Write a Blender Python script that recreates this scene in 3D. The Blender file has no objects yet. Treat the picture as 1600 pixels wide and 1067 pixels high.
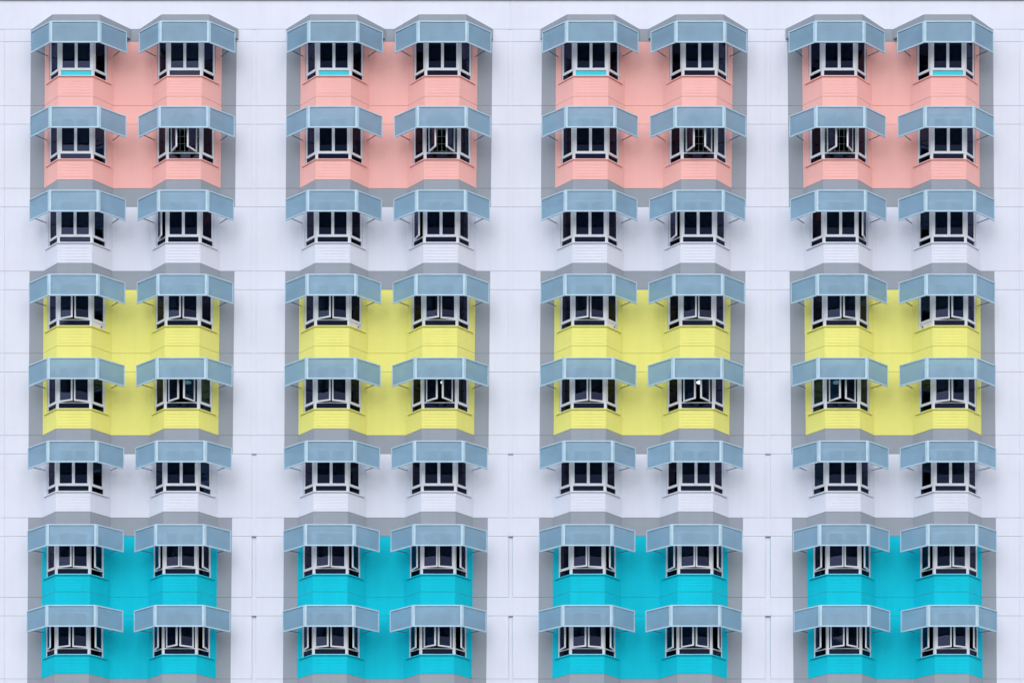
import bpy, bmesh, math, random
from mathutils import Vector, Matrix
random.seed(7)
R = math.radians
SC = bpy.context.scene
COL = SC.collection

# ---------------------------------------------------------------- scale and camera
S = 1 / 46.8                # metres per facade unit (128.5 units = one storey of 2.75 m)
EYE, GROUND = 2014.0, 2089.0    # heights counted downwards from the top of the facade
DIST = 4070.0               # camera to wall


def P(x, y, d=0.0):
    return Vector(((x - 800) * S, -d * S, (GROUND - y) * S))


cam_d = bpy.data.cameras.new('camera')
cam = bpy.data.objects.new('camera', cam_d)
COL.objects.link(cam)
cam.location = P(800, EYE, DIST)
cam.rotation_euler = (R(90), 0, 0)
cam_d.sensor_width = 36
cam_d.lens = 36 * DIST / 1600
cam_d.shift_y = (EYE - 533.5) / 1600
cam_d.clip_end = 3000
SC.camera = cam

# ---------------------------------------------------------------- sky, sun, exposure
SUN_EL, SUN_AZ = 40, -36        # azimuth: 0 = straight in front of the wall, minus = from its left
w = bpy.data.worlds.new('World')
SC.world = w
w.use_nodes = True
nt = w.node_tree
bg = nt.nodes['Background']
sky = nt.nodes.new('ShaderNodeTexSky')
sky.sky_type = 'NISHITA'
sky.sun_disc = False
sky.sun_elevation = R(SUN_EL)
sky.sun_rotation = R(180 + SUN_AZ)
sky.air_density = 1.0
sky.dust_density = 1.5
sky.ozone_density = 1.0
nt.links.new(sky.outputs[0], bg.inputs[0])
bg.inputs[1].default_value = 0.13
sd = bpy.data.lights.new('sun', 'SUN')
sd.energy = 1.5
sd.angle = R(60)
sd.color = (1.0, 0.97, 0.94)
sun = bpy.data.objects.new('sun', sd)
COL.objects.link(sun)
sdir = Vector((math.sin(R(SUN_AZ)) * math.cos(R(SUN_EL)), -math.cos(R(SUN_AZ)) * math.cos(R(SUN_EL)), math.sin(R(SUN_EL))))
sun.rotation_euler = sdir.to_track_quat('Z', 'Y').to_euler()
sun.location = (0, -30, 60)
SC.view_settings.view_transform = 'Standard'
SC.view_settings.look = 'None'
SC.view_settings.gamma = 1
SC.view_settings.use_curve_mapping = False
SC.view_settings.exposure = 0.60
SC.cycles.use_denoising = True
SC.cycles.max_bounces = 5
SC.cycles.adaptive_threshold = 0.02
SC.cycles.diffuse_bounces = 3
SC.cycles.glossy_bounces = 3
SC.cycles.transparent_max_bounces = 12

# ---------------------------------------------------------------- materials
MATS = {}


def node_mat(name):
    m = bpy.data.materials.new(name)
    m.use_nodes = True
    MATS[name] = m
    return m, m.node_tree, m.node_tree.nodes['Principled BSDF']


def plaster(name, col, rough=0.75, vary=0.05, streak=0.025):
    m, t, b = node_mat(name)
    geo = t.nodes.new('ShaderNodeNewGeometry')
    n1 = t.nodes.new('ShaderNodeTexNoise')
    n1.inputs['Scale'].default_value = 0.55
    n1.inputs['Detail'].default_value = 6
    n1.inputs['Roughness'].default_value = 0.62
    t.links.new(geo.outputs['Position'], n1.inputs['Vector'])
    mp = t.nodes.new('ShaderNodeMapping')
    mp.inputs['Scale'].default_value = (5.0, 5.0, 0.28)
    t.links.new(geo.outputs['Position'], mp.inputs['Vector'])
    n2 = t.nodes.new('ShaderNodeTexNoise')
    n2.inputs['Scale'].default_value = 1.0
    n2.inputs['Detail'].default_value = 4
    t.links.new(mp.outputs[0], n2.inputs['Vector'])
    r1 = t.nodes.new('ShaderNodeMapRange')
    r1.inputs[1].default_value, r1.inputs[2].default_value = 0.3, 0.7
    r1.inputs[3].default_value, r1.inputs[4].default_value = 1 - vary, 1 + vary * 0.3
    t.links.new(n1.outputs[0], r1.inputs[0])
    r2 = t.nodes.new('ShaderNodeMapRange')
    r2.inputs[1].default_value, r2.inputs[2].default_value = 0.42, 0.72
    r2.inputs[3].default_value, r2.inputs[4].default_value = 1.0, 1 - streak
    t.links.new(n2.outputs[0], r2.inputs[0])
    mul = t.nodes.new('ShaderNodeMath')
    mul.operation = 'MULTIPLY'
    t.links.new(r1.outputs[0], mul.inputs[0])
    t.links.new(r2.outputs[0], mul.inputs[1])
    mx = t.nodes.new('ShaderNodeVectorMath')
    mx.operation = 'SCALE'
    mx.inputs[0].default_value = col
    t.links.new(mul.outputs[0], mx.inputs['Scale'])
    t.links.new(mx.outputs[0], b.inputs['Base Color'])
    n3 = t.nodes.new('ShaderNodeTexNoise')
    n3.inputs['Scale'].default_value = 38
    n3.inputs['Detail'].default_value = 3
    t.links.new(geo.outputs['Position'], n3.inputs['Vector'])
    bp = t.nodes.new('ShaderNodeBump')
    bp.inputs['Strength'].default_value = 0.12
    bp.inputs['Distance'].default_value = 0.01
    t.links.new(n3.outputs[0], bp.inputs['Height'])
    t.links.new(bp.outputs[0], b.inputs['Normal'])
    b.inputs['Roughness'].default_value = rough
    b.inputs['Specular IOR Level'].default_value = 0.15
    return m


def simple(name, col, rough=0.5, metal=0.0, spec=0.5):
    m, t, b = node_mat(name)
    geo = t.nodes.new('ShaderNodeNewGeometry')
    n1 = t.nodes.new('ShaderNodeTexNoise')
    n1.inputs['Scale'].default_value = 3.0
    n1.inputs['Detail'].default_value = 5
    t.links.new(geo.outputs['Position'], n1.inputs['Vector'])
    r1 = t.nodes.new('ShaderNodeMapRange')
    r1.inputs[1].default_value, r1.inputs[2].default_value = 0.3, 0.7
    r1.inputs[3].default_value, r1.inputs[4].default_value = 0.9, 1.04
    t.links.new(n1.outputs[0], r1.inputs[0])
    mx = t.nodes.new('ShaderNodeVectorMath')
    mx.operation = 'SCALE'
    mx.inputs[0].default_value = col
    t.links.new(r1.outputs[0], mx.inputs['Scale'])
    t.links.new(mx.outputs[0], b.inputs['Base Color'])
    b.inputs['Roughness'].default_value = rough
    b.inputs['Metallic'].default_value = metal
    b.inputs['Specular IOR Level'].default_value = spec
    return m


plaster('white', (0.675, 0.70, 0.785))
plaster('grey', (0.295, 0.325, 0.37))
plaster('pink', (0.86, 0.455, 0.415))
plaster('yellow', (0.78, 0.755, 0.21))
plaster('cyan', (0.0, 0.52, 0.655), vary=0.11, streak=0.05)
plaster('joint', (0.45, 0.45, 0.47))
simple('aluminium', (0.70, 0.715, 0.75), 0.38)
simple('awning_paint', (0.42, 0.585, 0.69), 0.4)
simple('bracket_metal', (0.13, 0.15, 0.18), 0.5)
simple('grille_metal', (0.34, 0.35, 0.35), 0.4, 0.5)
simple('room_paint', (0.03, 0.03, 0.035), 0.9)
simple('turquoise_board', (0.0, 0.62, 0.72), 0.45)
simple('vent_plastic', (0.72, 0.70, 0.65), 0.5)
simple('dark_hole', (0.02, 0.02, 0.02), 0.8)
plaster('paving', (0.22, 0.22, 0.21), 0.9, 0.2)

# clear window glass, lightly green tinted
m, t, b = node_mat('glass')
t.nodes.remove(b)
tr = t.nodes.new('ShaderNodeBsdfTransparent')
tr.inputs[0].default_value = (0.34, 0.52, 0.52, 1)
gl = t.nodes.new('ShaderNodeBsdfGlossy')
gl.inputs['Color'].default_value = (0.42, 0.45, 0.80, 1)
gl.inputs['Roughness'].default_value = 0.015
fr = t.nodes.new('ShaderNodeFresnel')
fr.inputs[0].default_value = 1.38
mx = t.nodes.new('ShaderNodeMixShader')
t.links.new(fr.outputs[0], mx.inputs[0])
t.links.new(tr.outputs[0], mx.inputs[1])
t.links.new(gl.outputs[0], mx.inputs[2])
t.links.new(mx.outputs[0], t.nodes['Material Output'].inputs[0])

# frosted awning sheet: mostly diffuse, lets some light through, faintly see-through
m, t, b = node_mat('awning_sheet')
b.inputs['Base Color'].default_value = (0.36, 0.54, 0.70, 1)
b.inputs['Roughness'].default_value = 0.3
geo = t.nodes.new('ShaderNodeNewGeometry')
nz = t.nodes.new('ShaderNodeTexNoise')
nz.inputs['Scale'].default_value = 1.6
nz.inputs['Detail'].default_value = 5
t.links.new(geo.outputs['Position'], nz.inputs['Vector'])
ob = t.nodes.new('ShaderNodeObjectInfo')
rr = t.nodes.new('ShaderNodeMapRange')
rr.inputs[1].default_value, rr.inputs[2].default_value = 0.3, 0.7
rr.inputs[3].default_value, rr.inputs[4].default_value = 0.9, 1.06
t.links.new(nz.outputs[0], rr.inputs[0])
r3 = t.nodes.new('ShaderNodeMapRange')
r3.inputs[3].default_value, r3.inputs[4].default_value = 0.96, 1.04
t.links.new(ob.outputs['Random'], r3.inputs[0])
mm = t.nodes.new('ShaderNodeMath')
mm.operation = 'MULTIPLY'
t.links.new(rr.outputs[0], mm.inputs[0])
t.links.new(r3.outputs[0], mm.inputs[1])
vs = t.nodes.new('ShaderNodeVectorMath')
vs.operation = 'SCALE'
vs.inputs[0].default_value = (0.36, 0.535, 0.67)
t.links.new(mm.outputs[0], vs.inputs['Scale'])
t.links.new(vs.outputs[0], b.inputs['Base Color'])
wv = t.nodes.new('ShaderNodeTexWave')
wv.bands_direction = 'Z'
wv.inputs['Scale'].default_value = 9.0
t.links.new(geo.outputs['Position'], wv.inputs['Vector'])
bp = t.nodes.new('ShaderNodeBump')
bp.inputs['Strength'].default_value = 0.25
bp.inputs['Distance'].default_value = 0.004
t.links.new(wv.outputs[0], bp.inputs['Height'])
t.links.new(bp.outputs[0], b.inputs['Normal'])
tl = t.nodes.new('ShaderNodeBsdfTranslucent')
tl.inputs[0].default_value = (0.40, 0.58, 0.72, 1)
tr = t.nodes.new('ShaderNodeBsdfTransparent')
tr.inputs[0].default_value = (0.62, 0.78, 0.86, 1)
m1 = t.nodes.new('ShaderNodeMixShader')
m1.inputs[0].default_value = 0.25
m2 = t.nodes.new('ShaderNodeMixShader')
m2.inputs[0].default_value = 0.37
t.links.new(b.outputs[0], m1.inputs[1])
t.links.new(tl.outputs[0], m1.inputs[2])
t.links.new(m1.outputs[0], m2.inputs[1])
t.links.new(tr.outputs[0], m2.inputs[2])
t.links.new(m2.outputs[0], t.nodes['Material Output'].inputs[0])

m, t, b = node_mat('lamp_glow')
b.inputs['Base Color'].default_value = (0.8, 0.8, 0.8, 1)
b.inputs['Emission Color'].default_value = (0.92, 1.0, 0.97, 1)
b.inputs['Emission Strength'].default_value = 0.75


# ---------------------------------------------------------------- object helpers
def link(name, mesh, mats=None, parent=None):
    if mats and not mesh.materials:
        for k in ([mats] if isinstance(mats, str) else mats):
            mesh.materials.append(MATS[k])
    o = bpy.data.objects.new(name, mesh)
    COL.objects.link(o)
    o.parent = parent
    return o


def empty(name, loc=(0, 0, 0), parent=None):
    o = bpy.data.objects.new(name, None)
    o.empty_display_size = 0.3
    COL.objects.link(o)
    o.location = loc
    o.parent = parent
    return o


def tag(o, label=None, category=None, group=None, kind=None):
    for k, v in (('label', label), ('category', category), ('group', group), ('kind', kind)):
        if v:
            o[k] = v
    return o


def mesh_of(name, verts, faces, fm=None, weld=False):
    me = bpy.data.meshes.new(name)
    me.from_pydata([tuple(v) for v in verts], [], faces)
    if fm:
        me.polygons.foreach_set('material_index', fm)
    bm = bmesh.new()
    bm.from_mesh(me)
    if weld:
        bmesh.ops.remove_doubles(bm, verts=bm.verts, dist=1e-4)
    bmesh.ops.recalc_face_normals(bm, faces=bm.faces)
    bm.to_mesh(me)
    bm.free()
    return me


class MB:
    """collects prisms; coordinates in facade units: (x, d) in plan, y downwards"""

    def __init__(self, dx=0, base=None):
        self.v, self.f, self.m = [], [], []

    def prism(self, plan, y0, y1, side_mats=0, cap_mat=0, lean=None):
        n, k = len(plan), len(self.v)
        for y in (y0, y1):
            for i, p in enumerate(plan):
                x = p[0] + (lean(y) * p[2] if lean and len(p) > 2 else 0)   # p[2]: share of the section's slight lean
                self.v.append(P(x, y, p[1]))
        self.f += [tuple(range(k, k + n)), tuple(range(k + 2 * n - 1, k + n - 1, -1))]
        self.m += [cap_mat, cap_mat]
        for i in range(n):
            j = (i + 1) % n
            self.f.append((k + i, k + j, k + n + j, k + n + i))
            self.m.append(side_mats[i] if isinstance(side_mats, (list, tuple)) else side_mats)

    def build(self, name, mats, parent=None, weld=True):
        return link(name, mesh_of(name, self.v, self.f, self.m, weld), mats, parent)


def local_prisms(name, prisms):
    """prisms: (plan [(x,d)...], y0, y1) in local units, y downwards from the object's origin"""
    v, f = [], []
    for plan, y0, y1 in prisms:
        n, k = len(plan), len(v)
        for y in (y0, y1):
            v += [Vector((x * S, -d * S, -y * S)) for x, d in plan]
        f += [tuple(range(k, k + n)), tuple(range(k + 2 * n - 1, k + n - 1, -1))]
        f += [(k + i, k + (i + 1) % n, k + n + (i + 1) % n, k + n + i) for i in range(n)]
    return mesh_of(name, v, f)


def strip(a, b, t0, t1):
    """plan quad along a->b, between the offsets t0 and t1 outwards (to the right of b-a turned to the street)"""
    ax, ad = a
    bx, bd = b
    L = math.hypot(bx - ax, bd - ad)
    nx, nd = -(bd - ad) / L, (bx - ax) / L
    return [(ax + nx * t0, ad + nd * t0), (bx + nx * t0, bd + nd * t0), (bx + nx * t1, bd + nd * t1), (ax + nx * t1, ad + nd * t1)]


def along(a, b, s):
    L = math.hypot(b[0] - a[0], b[1] - a[1])
    return (a[0] + (b[0] - a[0]) * s / L, a[1] + (b[1] - a[1]) * s / L)


# ---------------------------------------------------------------- ground
g = link('ground', mesh_of('ground', [(-900, -900, 0), (900, -900, 0), (900, 900, 0), (-900, 900, 0)], [(0, 1, 2, 3)]), 'paving')
tag(g, 'grey paved ground in front of the building', kind='structure')

# ---------------------------------------------------------------- the building
TOPS = [36.5, 165.5, 294.5, 423.7, 552.0, 680.0, 808.5, 932.7, 1060.0]     # top joint of every floor band
BAND = 29.0
SILL = 98.0
D = 32.0                        # bay depth
HW, HB = 27.0, 54.0             # half width of a bay's front, half width at the wall
JOINT = 0.42
UNITS = [  # left panel edge, right panel edge, x of local 0, direction, shift of the bays
    (7.0, 393.5, 0.0, 1, 2.0),
    (400.3, 794.5, 401.0, 1, 0.6),
    (801.3, 1195.8, 801.0, 1, -0.6),
    (1204.2, 1593.0, 1600.0, -1, -2.0),
]
BAYS = (122.5, 291.0)
PAINT = ['pink', 'pink', 'white', 'yellow', 'yellow', 'white', 'cyan', 'cyan', 'white']
BANDC = ['grey', 'pink', 'grey', 'grey', 'yellow', 'grey', 'grey', 'cyan', 'grey']

house = empty('apartment_building', P(800, GROUND, 0))
tag(house, 'white apartment block with pink, yellow and turquoise painted window bays framed in grey', 'building')
HINV = Matrix.Translation(-house.location)


def hb(mb, name, mats, weld=True):
    o = mb.build(name, mats, house, weld)
    o.matrix_parent_inverse = HINV
    return o


def lean_of(u):
    dr = UNITS[u][3]
    return lambda y: -6.5 * dr * (min(y, 1075) - 46) / 914


def lw(lx):
    return (5.2 + 3.6 * (lx - 46.3) / 321.7) / 6.5


def ux(u, lx):
    e0, e1, base, dr, sh = UNITS[u]
    return base + dr * lx + sh


def outline(u):
    """street side of one facade section from left to right: (x, d, lean weight, zone of the segment that starts here)"""
    e0, e1, base, dr, sh = UNITS[u]
    pts = []
    loc = [(46.3, 0, 'side'), (BAYS[0] - HB, 0, 'bay'), (BAYS[0] - HW, D, 'front'), (BAYS[0] + HW, D, 'bay'), (BAYS[0] + HB, 0, 'mid'),
           (BAYS[1] - HB, 0, 'bay'), (BAYS[1] - HW, D, 'front'), (BAYS[1] + HW, D, 'bay'), (BAYS[1] + HB, 0, 'side'), (368.0, 0, 'pier')]
    if dr == 1:
        pts = [(e0, 0, 0, 'pier')] + [(ux(u, x), d, lw(x), z) for x, d, z in loc] + [(e1, 0, 0, None)]
    else:
        zs = ['pier'] + [z for _, _, z in loc]
        rv = loc[::-1]
        zr = zs[::-1]           # zone of the segment to the right of each mirrored point
        pts = [(e0, 0, 0, 'pier')] + [(ux(u, p[0]), p[1], lw(p[0]), zr[i + 1]) for i, p in enumerate(rv)] + [(e1, 0, 0, None)]
    return pts


BACK = -9.0
PAL = ['white', 'grey', 'pink', 'yellow', 'cyan', 'joint']
IX = {k: i for i, k in enumerate(PAL)}


def zone_mats(pts, colour, side):
    out = []
    for p in pts[:-1]:
        z = p[3]
        out.append(IX['white'] if z == 'pier' else IX[side] if z == 'side' else IX[colour])
    return out


for u in range(4):
    pts = outline(u)
    lean = lean_of(u)
    plan = [(p[0], p[1], p[2]) for p in pts] + [(pts[-1][0], BACK, 0), (pts[0][0], BACK, 0)]
    for r in range(9):
        T = TOPS[r]
        colour = PAINT[r]
        side_p = 'white' if colour == 'white' else 'grey'
        side_b = 'grey'
        # floor band
        sm = zone_mats(pts, BANDC[r], side_b) + [0, 0, 0]
        mb = MB()
        if r == 0:
            mb.prism(plan, 46.0 + JOINT, T + BAND - JOINT / 2, sm, IX['grey'], lean)
        else:
            mb.prism(plan, T + JOINT / 2, T + BAND - JOINT / 2, sm, IX['joint'], lean)
        hb(mb, 'floor_band', PAL)
        if r == 8:
            break
        # storey panel: sill wall over the whole width, then the flat wall pieces beside the bay windows
        sm = zone_mats(pts, colour, side_p) + [0, 0, 0]
        mb = MB()
        y0, ys, y1 = T + BAND + JOINT / 2, T + SILL, TOPS[r + 1] - JOINT / 2
        mb.prism(plan, ys, y1, sm, IX['joint'], lean)
        idx = [i for i, p in enumerate(pts) if p[3] == 'front']
        i1, i2 = idx

        def jamb(i, j, s):      # point s units along from outline point i towards j
            a, b_ = pts[i], pts[j]
            q = along((a[0], a[1]), (b_[0], b_[1]), s)
            return (q[0], q[1], a[2])

        JW = 13.0
        tri = lambda p: (p[0], p[1], p[2])
        # left piece
        pl = [tri(p) for p in pts[:i1]] + [jamb(i1 - 1, i1, JW)]
        q = pl[-1]
        pl += [(q[0] + 4, q[1] - 4, q[2]), (q[0] + 4, BACK, q[2]), (pts[0][0], BACK, 0)]
        m_ = zone_mats(pts[:i1 + 1], colour, side_p)[:i1] + [IX[colour]] * 10
        mb.prism(pl, y0, ys, (m_ + [0] * 10)[:len(pl)], IX['joint'], lean)
        # middle piece
        a_, b_ = jamb(i1 + 2, i1 + 1, JW), jamb(i2 - 1, i2, JW)
        pl = [(a_[0] - 4, BACK, a_[2]), (a_[0] - 4, a_[1] - 4, a_[2]), a_, tri(pts[i1 + 2]), tri(pts[i2 - 1]), b_, (b_[0] + 4, b_[1] - 4, b_[2]), (b_[0] + 4, BACK, b_[2])]
        mb.prism(pl, y0, ys, IX[colour], IX[colour], lean)
        # right piece
        q = jamb(i2 + 2, i2 + 1, JW)
        pl = [(q[0] - 4, BACK, q[2]), (q[0] - 4, q[1] - 4, q[2]), q] + [tri(p) for p in pts[i2 + 2:]] + [(pts[-1][0], BACK, 0)]
        zm = zone_mats(pts, colour, side_p)[i2 + 1:]
        mb.prism(pl, y0, ys, ([IX[colour]] * 2 + zm + [0] * 10)[:len(pl)], IX['joint'], lean)
        hb(mb, 'wall_panel', PAL)
    # storeys under the picture: plain panels down to the ground
    yb = TOPS[8] + BAND
    while yb < GROUND - 1:
        ye = min(yb + 128.5, GROUND)
        if GROUND - ye < 40:
            ye = GROUND
        mb = MB()
        mb.prism(plan, yb + JOINT / 2, ye - JOINT / 2, 0, 0, lean)
        hb(mb, 'wall_panel', PAL)
        yb = ye

# end panels at both ends, seam strips between the sections, wall head and the wall behind the joints
ROWS = [(46.0 + JOINT, TOPS[0] + BAND)]
for r in range(8):
    ROWS += [(TOPS[r] + BAND, TOPS[r + 1]), (TOPS[r + 1], TOPS[r + 1] + BAND)]
for xa, xb in ((-230.0, 6.8), (1593.2, 1830.0)):
    for ya, yb in ROWS + [(TOPS[8] + BAND, GROUND)]:
        mb = MB()
        mb.prism([(xa, 0), (xb, 0), (xb, BACK), (xa, BACK)], ya + JOINT / 2, yb - JOINT / 2)
        hb(mb, 'wall_panel', PAL)
for (xa, xb) in ((393.6, 400.2), (794.6, 801.2), (1195.9, 1204.1)):
    for i, (ya, yb) in enumerate(ROWS + [(TOPS[8] + BAND, GROUND)]):
        panel_row = i % 2 == 1 or i == len(ROWS)
        deep = (-1.6 if ya > 800 else -0.6) if (panel_row and ya > 700) else -0.15
        mb = MB()
        mb.prism([(xa, deep), (xb, deep), (xb, BACK), (xa, BACK)], ya + JOINT / 2, yb - JOINT / 2)
        hb(mb, 'seam_strip', PAL)
        if deep < -0.5:
            mb = MB()
            mb.prism([(xa - 0.4, 0.8), (xb + 0.4, 0.8), (xb + 0.4, 0.02), (xa - 0.4, 0.02)], ya - 0.5, ya + 0.9, IX['grey'], IX['grey'])
            hb(mb, 'drip_cap', PAL)
for xa, xb in ((-230.0, 797.9), (798.1, 1830.0)):
    mb = MB()
    mb.prism([(xa, 0), (xb, 0), (xb, BACK), (xa, BACK)], 1.2, 46.0)
    hb(mb, 'parapet_panel', PAL)
mb = MB()
mb.prism([(-234, 2.2), (1834, 2.2), (1834, -400), (-234, -400)], -16, 1.1, IX['grey'], IX['grey'])
hb(mb, 'roof_slab', PAL)
# backing skin behind all joints, with holes where the windows are
mb = MB()
for u in range(4):
    pass
mb.prism([(-228, BACK - 0.05), (1828, BACK - 0.05), (1828, BACK - 3), (-228, BACK - 3)], 2.2, TOPS[0] + BAND - 0.3, IX['joint'], IX['joint'])
for r in range(8):
    mb.prism([(-228, BACK - 0.05), (1828, BACK - 0.05), (1828, BACK - 3), (-228, BACK - 3)], TOPS[r + 1] - 1.2, TOPS[r + 1] + BAND - 0.3, IX['joint'], IX['joint'])
mb.prism([(-228, BACK - 0.05), (1828, BACK - 0.05), (1828, BACK - 3), (-228, BACK - 3)], TOPS[8] + BAND + 0.3, GROUND, IX['joint'], IX['joint'])
hb(mb, 'backing_wall', PAL, False)
mb = MB()
mb.prism([(-229, BACK - 0.2), (-229, -398), (-220, -398), (-220, BACK - 0.2)], 2.2, GROUND)
hb(mb, 'end_wall', PAL)
mb = MB()
mb.prism([(1829, BACK - 0.2), (1829, -398), (1820, -398), (1820, BACK - 0.2)], 2.2, GROUND)
hb(mb, 'end_wall', PAL)
mb = MB()
mb.prism([(-219.9, -398), (1819.9, -398), (1819.9, -390), (-219.9, -390)], 2.2, GROUND)
hb(mb, 'rear_wall', PAL)

# joint filler just behind the joint gaps, following the bays (one per joint)
for u in range(4):
    pts = outline(u)
    lean = lean_of(u)
    ins = []
    n = len(pts)
    for p in pts:
        ins.append((p[0], p[1] - 1.4, p[2]))
    plan = ins + [(pts[-1][0], BACK + .5, 0), (pts[0][0], BACK + .5, 0)]
    for r in range(9):
        for yy in ([TOPS[r]] if r else [46.4]):
            mb = MB()
            mb.prism(plan, yy - JOINT / 2 + 0.02, yy + JOINT / 2 - 0.02, IX['joint'], IX['joint'], lean)
            hb(mb, 'joint_seal', PAL)
        # under the band, only the flat walls carry a joint; the windows start at the bays
        yy = TOPS[r] + BAND
        segs = [(pts[0], pts[2]), (pts[5], pts[6]), (pts[9], pts[11])]
        for a_, b_ in segs:
            mb = MB()
            mb.prism([(a_[0], -1.4, a_[2]), (b_[0], -1.4, b_[2]), (b_[0], BACK + .5, b_[2]), (a_[0], BACK + .5, a_[2])], yy - JOINT / 2 + 0.02, yy + JOINT / 2 - 0.02, IX['joint'], IX['joint'], lean)
            hb(mb, 'joint_seal', PAL)

# ---------------------------------------------------------------- shared meshes for windows
F0, F1, C1 = (-HW, D), (HW, D), (HB, 0)
TOPW, TRA, BOT = BAND + 0.9, 86.6, SILL - 0.3       # heights of frame top, transom, frame bottom
FW = 1.8                                            # frame member width
L0, L1 = (-HB, 0), (-HW, D)                         # left cheek: wall -> front corner
CH = math.hypot(HB - HW, D)
CJ = 13.3                                           # start of the cheek window after the jamb


def ring(a, b, w_, y0, y1, t0, t1, wb=None):
    L = math.hypot(b[0] - a[0], b[1] - a[1])
    A, B = along(a, b, w_), along(a, b, L - w_)
    wb = wb or w_
    return [(strip(a, A, t0, t1), y0, y1), (strip(B, b, t0, t1), y0, y1), (strip(A, B, t0, t1), y0, y0 + w_), (strip(A, B, t0, t1), y1 - wb, y1)]


def face_frame(name, a, b):
    L = math.hypot(b[0] - a[0], b[1] - a[1])
    A, B = along(a, b, FW), along(a, b, L - FW)
    return local_prisms(name, ring(a, b, FW, TOPW, BOT, -4.2, -1.2) + [(strip(A, B, -4.3, -1.0), TRA, TRA + 1.6)])


RC0, RC1 = (HW, D), (HB, 0)
fa, fb = (-HW + 1.6, D), (HW - 1.6, D)
la, lb = along(L0, L1, CJ), along(L0, L1, CH - 1.6)
ra, rb = along(RC0, RC1, 1.6), along(RC0, RC1, CH - CJ)
M_FRAME = {'front': face_frame('front_frame', fa, fb), 'left': face_frame('side_frame', la, lb), 'right': face_frame('side_frame', ra, rb)}
M_POST = {s: local_prisms('corner_post', [([(s * (HW - 1.7), D - 0.7), (s * (HW - 0.6), D - 0.7), (s * (HW + 0.7), D - 2.2), (s * (HW - 1.2), D - 5.2), (s * (HW - 1.7), D - 5.2)], TOPW, BOT)]) for s in (-1, 1)}


def low_pane(a, b):
    L = math.hypot(b[0] - a[0], b[1] - a[1])
    return local_prisms('pane', [(strip(along(a, b, FW - .2), along(a, b, L - FW + .2), -2.9, -2.5), TRA + 1.4, BOT - FW + .2)])


M_LOW = {'front': low_pane(fa, fb), 'left': low_pane(la, lb), 'right': low_pane(ra, rb)}
SASHW_F = (math.hypot(fb[0] - fa[0], 0) - 2 * FW) / 2 - 0.1
SASHW_S = math.hypot(lb[0] - la[0], lb[1] - la[1]) - 2 * FW - 0.1
SH0, SH1 = TOPW + FW + .1, TRA - .1


def sash_meshes(wd):
    a, b = (0, 0), (wd, 0)
    fr = local_prisms('sash', ring(a, b, 2.15, SH0, SH1, -1.6, 0.4) )
    pn = local_prisms('pane', [(strip((1.95, 0), (wd - 1.95, 0), -0.8, -0.5), SH0 + 1.95, SH1 - 1.95)])
    hd = local_prisms('handle', [([(wd - 1.9, -1.7), (wd - 0.9, -1.7), (wd - 0.9, -2.6), (wd - 1.9, -2.6)], SH1 - 24, SH1 - 18)])
    # left-hinged in +x; the mirrored copy is hinged on the right
    return fr, pn


SF, SFP = sash_meshes(SASHW_F)
SS, SSP = sash_meshes(SASHW_S)


def mirrored(me):
    c = me.copy()
    for v in c.vertices:
        v.co.x = -v.co.x
    c.flip_normals()
    return c


SFm, SFPm, SSm, SSPm = mirrored(SF), mirrored(SFP), mirrored(SS), mirrored(SSP)
# painted sill running round the bay under the window
o_ = 1.7


def off_pt(s, dist):
    # front corner pushed out
    k = math.tan(math.atan2(D, HB - HW) / 2)
    return (s * (HW + dist * k), D + dist)


sl = along(RC0, RC1, CH - 6.5)
nx, nd = D / CH, (HB - HW) / CH
sill_plan = [(-sl[0] - nx * o_, sl[1] + nd * o_), off_pt(-1, o_), off_pt(1, o_), (sl[0] + nx * o_, sl[1] + nd * o_),
             (sl[0] - nx * 5, sl[1] - nd * 5), (HW - 2, D - 5), (-HW + 2, D - 5), (-sl[0] + nx * 5, sl[1] - nd * 5)]
M_SILL = {}
for c in ('white', 'pink', 'yellow', 'cyan'):
    M_SILL[c] = local_prisms('sill', [(sill_plan, SILL - 0.9, SILL + 0.8)])
    M_SILL[c].materials.append(MATS[c])
# moulded spandrel under the front window: five shallow lapped boards
prof = []
ly0, step, nb = 101.5, 4.6, 5
for i in range(nb):
    prof += [(ly0 + i * step, 0.08), (ly0 + (i + 1) * step - 0.5, 0.30)]
prof += [(ly0 + nb * step - 0.5, 0.08)]
vv, ff = [], []
for x in (-HW + 2.2, HW - 2.2):
    for y, d in prof:
        vv.append(Vector((x * S, -(D + d) * S, -y * S)))
    for y, d in (prof[-1], prof[0]):
        vv.append(Vector((x * S, -(D - 0.5) * S, -y * S)))
k = len(vv) // 2
ff = [tuple(range(k)), tuple(range(2 * k - 1, k - 1, -1))] + [(i, (i + 1) % k, k + (i + 1) % k, k + i) for i in range(k)]
M_LOUV = {}
for c in ('white', 'pink', 'yellow', 'cyan'):
    M_LOUV[c] = mesh_of('spandrel_board', vv, ff)
    M_LOUV[c].materials.append(MATS[c])
# dark room behind each bay
rx, rb_, ry0, ry1 = 50.0, -140.0, BAND - 3, TOPS[1] - TOPS[0] - 2


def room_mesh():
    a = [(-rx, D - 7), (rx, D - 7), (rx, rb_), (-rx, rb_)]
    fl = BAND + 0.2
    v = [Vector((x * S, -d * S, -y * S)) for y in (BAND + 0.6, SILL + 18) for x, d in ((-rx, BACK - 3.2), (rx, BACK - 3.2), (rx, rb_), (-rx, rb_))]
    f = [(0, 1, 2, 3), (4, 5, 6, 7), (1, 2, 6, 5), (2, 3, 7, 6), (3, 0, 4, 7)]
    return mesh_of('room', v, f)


M_ROOM = room_mesh()
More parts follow.
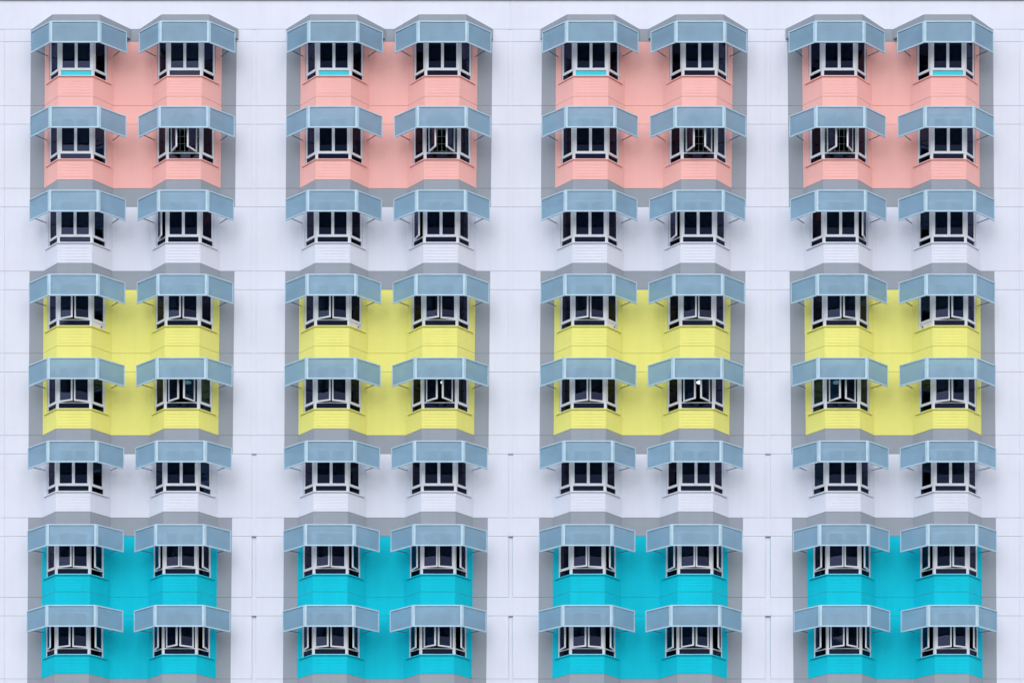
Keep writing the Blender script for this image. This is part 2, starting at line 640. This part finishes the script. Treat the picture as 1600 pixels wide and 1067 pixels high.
# security grille behind the front sashes
gb = []
for i in range(7):
    x = -21 + i * 7
    gb.append((strip((x - .26, D - 8), (x + .26, D - 8), 0, .5), TOPW + 1, TRA + 1))
for i in range(5):
    y = TOPW + 6 + i * 11.5
    gb.append((strip((-23, D - 8), (23, D - 8), .55, 1.0), y, y + .5))
M_GRILLE = local_prisms('grille', gb)
# infill panel with a round exhaust collar for the right cheek
M_COLLAR = None


def collar_mesh(name, r0, r1, h, seg=20):
    v, f = [], []
    for i in range(seg):
        a = 2 * math.pi * i / seg
        c, s_ = math.cos(a), math.sin(a)
        for r_, z in ((r1, 0), (r1, h), (r0, h), (r0, -1.0)):
            v.append(Vector((c * r_ * S, -z * S, s_ * r_ * S)))
    for i in range(seg):
        j = (i + 1) % seg
        for q in range(3):
            f.append((4 * i + q, 4 * j + q, 4 * j + q + 1, 4 * i + q + 1))
    f.append(tuple(4 * i + 3 for i in range(seg)))
    return mesh_of(name, v, f)


M_COLLAR = collar_mesh('exhaust_collar', 1.7, 2.3, 1.6)
M_HOLE = collar_mesh('exhaust_mouth', 0.2, 1.65, 0.25)


def bay_window(x, T, r, st, colour):
    """st: front=(left angle, right angle), side=(left, right), extras"""
    w_ = empty('bay_window', P(x, T, 0), house)
    w_.matrix_parent_inverse = HINV
    alu = 'aluminium'
    for k_ in ('front', 'left', 'right'):
        link('frame', M_FRAME[k_], alu, w_)
        if k_ == st.get('vent'):
            continue
        if k_ == 'front' and st.get('board'):
            o = link('lower_board', M_BOARD, 'turquoise_board', w_)
            o['label'] = 'turquoise board in place of the lower pane'
        else:
            link('pane', M_LOW[k_], 'glass', w_)
    for s in (-1, 1):
        link('corner_post', M_POST[s], alu, w_)
    # front sashes, hinged at the outer ends
    fl, fr_ = st.get('front', (0, 0))
    for me, mp, hx, ang in ((SF, SFP, fa[0] + FW + .05, -fl), (SFm, SFPm, fb[0] - FW - .05, fr_)):
        for nm, m_, mt in (('sash', me, alu), ('pane', mp, 'glass')):
            o = link(nm, m_, mt, w_)
            slide = 3.5 * min(1, abs(ang) / 55) if abs(ang) > 26 else 0
            o.location = ((hx + (slide if hx < 0 else -slide)) * S, -(D - 1.6 + slide * 0.3) * S, 0)
            o.rotation_euler = (0, 0, R(ang))
    # cheek sashes, hinged next to the wall
    al, ar = st.get('side', (0, 0))
    base = math.degrees(math.atan2(D, HB - HW))
    hl = along(la, lb, FW + .05)
    hr = along(rb, ra, FW + .05)
    inn = 1.6
    for me, mp, h, nx_, ang in ((SS, SSP, hl, -nx, -base - al), (SSm, SSPm, hr, nx, base + ar)):
        for nm, m_, mt in (('sash', me, alu), ('pane', mp, 'glass')):
            o = link(nm, m_, mt, w_)
            o.location = ((h[0] - nx_ * inn) * S, -(h[1] - nd * inn) * S, 0)
            o.rotation_euler = (0, 0, R(ang))
    link('sill', M_SILL[colour], None, w_)
    link('spandrel_board', M_LOUV[colour], None, w_)
    link('room', M_ROOM, 'room_paint', w_)
    if st.get('grille'):
        o = link('grille', M_GRILLE, 'grille_metal', w_)
        o['label'] = 'thin metal security grille behind the open sashes'
    if st.get('vent'):
        right = st['vent'] == 'right'
        o = link('vent_panel', M_VENT[st['vent']], 'vent_plastic', w_)
        o['label'] = 'white infill panel with a round exhaust opening'
        a, b = (ra, rb) if right else (la, lb)
        q = along(a, b, 19 if right else 8)
        n_ = nx if right else -nx
        for nm, m_, mt in (('exhaust_collar', M_COLLAR, 'vent_plastic'), ('exhaust_mouth', M_HOLE, 'dark_hole')):
            c = link(nm, m_, mt, w_)
            c.location = ((q[0] - n_ * 1.85) * S, -(q[1] - nd * 1.85) * S, -(TRA + 6.4) * S)
            c.rotation_euler = (0, 0, R(base if right else -base))
    return w_


def vent_mesh(a, b):
    L = math.hypot(b[0] - a[0], b[1] - a[1])
    return local_prisms('vent_panel', [(strip(along(a, b, FW - .2), along(a, b, L - FW + .2), -2.9, -1.9), TRA + 1.4, BOT - FW + .2)])


M_VENT = {'left': vent_mesh(la, lb), 'right': vent_mesh(ra, rb)}
M_BOARD = local_prisms('lower_board', [(strip((fa[0] + FW - .2, D), (fb[0] - FW + .2, D), -2.9, -2.3), TRA + 1.4, BOT - FW + .2)])

# window states of one section, (row, bay): bay 0 is the one with the turquoise board in the top row
STATE = {
    (0, 0): dict(board=True),
    (1, 1): dict(front=(63, 60), grille=True),
    (2, 1): dict(side=(18, 0)),
    (3, 0): dict(front=(24, 13), vent='right'),
    (3, 1): dict(front=(24, 12)),
    (4, 0): dict(front=(20, 17)),
    (4, 1): dict(front=(42, 50)),
    (6, 0): dict(front=(18, 8), side=(0, 19)),
    (6, 1): dict(front=(14, 12), side=(14, 20)),
    (7, 0): dict(front=(24, 17), side=(19, 24)),
    (7, 1): dict(front=(38, 30), side=(17, 26)),
}

# ---------------------------------------------------------------- shared meshes for awnings
AW, AE, AD, AED = 38.0, 75.0, 60.0, 25.0
AY0, AY1 = 27.5, 61.0
A0, A1, A2, A3 = (-AE, AED), (-AW, AD), (AW, AD), (AE, AED)
AL = math.hypot(AE - AW, AD - AED)


def aw_frame(a, b, w0, w1):
    L = math.hypot(b[0] - a[0], b[1] - a[1])
    A, B = along(a, b, w0), along(a, b, L - w1)
    return local_prisms('frame', [(strip(a, A, -1.8, 0), AY0, AY1), (strip(B, b, -1.8, 0), AY0, AY1),
                                  (strip(A, B, -1.8, -0.02), AY0 + .02, AY0 + 1.8), (strip(A, B, -1.8, -0.02), AY1 - 2.0, AY1 - .02)])


def aw_sheet(a, b, w0, w1):
    L = math.hypot(b[0] - a[0], b[1] - a[1])
    return local_prisms('sheet', [(strip(along(a, b, w0 - .3), along(a, b, L - w1 + .3), -1.3, -1.0), AY0 + 1.5, AY1 - 1.7)])


PW = 3.1
g0, g1 = 0.06, 0.06
AWF = [aw_frame(A0, along(A0, A1, AL - g0), 1.6, 3.6), aw_frame(along(A1, A2, g0), along(A2, A1, g0), PW, PW), aw_frame(along(A2, A3, g0), A3, 3.6, 1.6)]
AWS = [aw_sheet(A0, A1, 1.6, 3.6), aw_sheet(A1, A2, PW, PW), aw_sheet(A2, A3, 3.6, 1.6)]


def bar(name, a, b, w_, h):
    """straight bar between two points (x, d, y)"""
    (ax, ad, ay), (bx, bd, by) = a, b
    L = math.hypot(bx - ax, bd - ad)
    nx_, nd_ = -(bd - ad) / L * w_ / 2, (bx - ax) / L * w_ / 2
    v = []
    for x, d, y in (a, b):
        for sx, sy in ((-1, -1), (1, -1), (1, 1), (-1, 1)):
            v.append(Vector(((x + sx * nx_) * S, -(d + sx * nd_) * S, -(y + sy * h / 2) * S)))
    return mesh_of(name, v, [(0, 1, 2, 3), (7, 6, 5, 4), (0, 1, 5, 4), (1, 2, 6, 5), (2, 3, 7, 6), (3, 0, 4, 7)])


BRK = []
for s in (-1, 1):
    p_out = (s * 65.5, AED + (AE - 65.5) * (AD - AED) / (AE - AW) - 1.4)
    p_in = (s * 50.5, 3.6)
    BRK.append(bar('bracket_arm', (*p_in, AY1 - 5.0), (*p_out, AY1 - 0.6), 1.0, 1.0))
    BRK.append(bar('bracket_arm', (*p_in, AY0 + 1.0), (*p_out, AY0 + 3.0), 1.0, 1.0))
    BRK.append(bar('bracket_arm', (s * 26.0, D - 1, AY0 - 4), (s * 39.0, AD - 3.6, AY0 + 2.6), 1.0, 1.0))
ORD = ['first', 'second', 'third', 'fourth', 'fifth', 'sixth', 'seventh', 'eighth']
ROWN = ['top pink row', 'lower pink row', 'white row under pink', 'upper yellow row', 'lower yellow row', 'white row under yellow', 'upper turquoise row', 'lower turquoise row']


def awning(x, T, label):
    a = empty('awning', P(x, T, 0))
    tag(a, label, 'awning', 'frosted awnings over the bay windows')
    for me in AWF:
        link('frame', me, 'awning_paint', a)
    for me in AWS:
        link('sheet', me, 'awning_sheet', a)
    for me in BRK:
        link('bracket_arm', me, 'bracket_metal', a)
    return a


# hood slab over the topmost bays
def hood(x, lab):
    o_ = 1.5
    plan = [(x - AE - 2, 0.05), (x - AE - 2, 1.5), (x - AW + 1.5, 48), (x + AW - 1.5, 48), (x + AE + 2, 1.5), (x + AE + 2, 0.05)]
    mb = MB()
    mb.prism(plan, 46.4, 62.0, IX['grey'], IX['grey'])
    return hb(mb, 'hood_slab', PAL)


for u in range(4):
    lean = lean_of(u)
    dr = UNITS[u][3]
    ash = (3.0, 0.9, -0.9, -3.0)[u]
    for k, bx in enumerate(BAYS):
        colno = u * 2 + (k if dr == 1 else 1 - k)
        for r in range(8):
            T = TOPS[r]
            x = ux(u, bx) + lean(T + 60) * lw(bx)
            st = dict(STATE.get((r, k), {}))
            if dr == -1:
                if 'front' in st:
                    st['front'] = st['front'][::-1]
                if 'side' in st:
                    st['side'] = st['side'][::-1]
                if st.get('vent'):
                    st['vent'] = 'left'
            bay_window(x, T, r, st, PAINT[r])
            extra = {'board': 'turquoise-panelled window', 'grille': 'grilled window', 'vent': 'vented window'}
            what = next((v for q, v in extra.items() if st.get(q)), 'bay window')
            awning(x + ash, T - (2.0 if r == 0 else 0), 'frosted blue awning over %s, %s, %s column from left' % (what, ROWN[r], ORD[colno]))
            if r == 0:
                hood(x + ash, '')
            if (r, k) == (4, 1):
                # round ceiling lamp glowing inside the room
                lp = empty('ceiling_lamp', P(x + 6.3 * dr, T + BAND + 0.7, 8))
                tag(lp, 'lit round ceiling lamp behind open window, lower yellow row, %s window column from left' % ORD[colno], 'lamp', 'lit ceiling lamps')
                seg = 20
                for nm, prof, mt in (('rod', [(0.5, 0), (0.5, 16)], 'bracket_metal'), ('globe', [(1, 16), (3.4, 16.5), (5.6, 18.0), (5.6, 19.0), (3.4, 20.4), (1, 20.8)], 'lamp_glow')):
                    v = [Vector((math.cos(2 * math.pi * i / seg) * r_ * S, math.sin(2 * math.pi * i / seg) * r_ * S, -y * S)) for r_, y in prof for i in range(seg)]
                    n_ = len(prof)
                    f = [(q * seg + i, q * seg + (i + 1) % seg, (q + 1) * seg + (i + 1) % seg, (q + 1) * seg + i) for q in range(n_ - 1) for i in range(seg)]
                    f += [tuple(range(seg)), tuple(range((n_ - 1) * seg, n_ * seg))]
                    link(nm, mesh_of(nm, v, f), mt, lp)
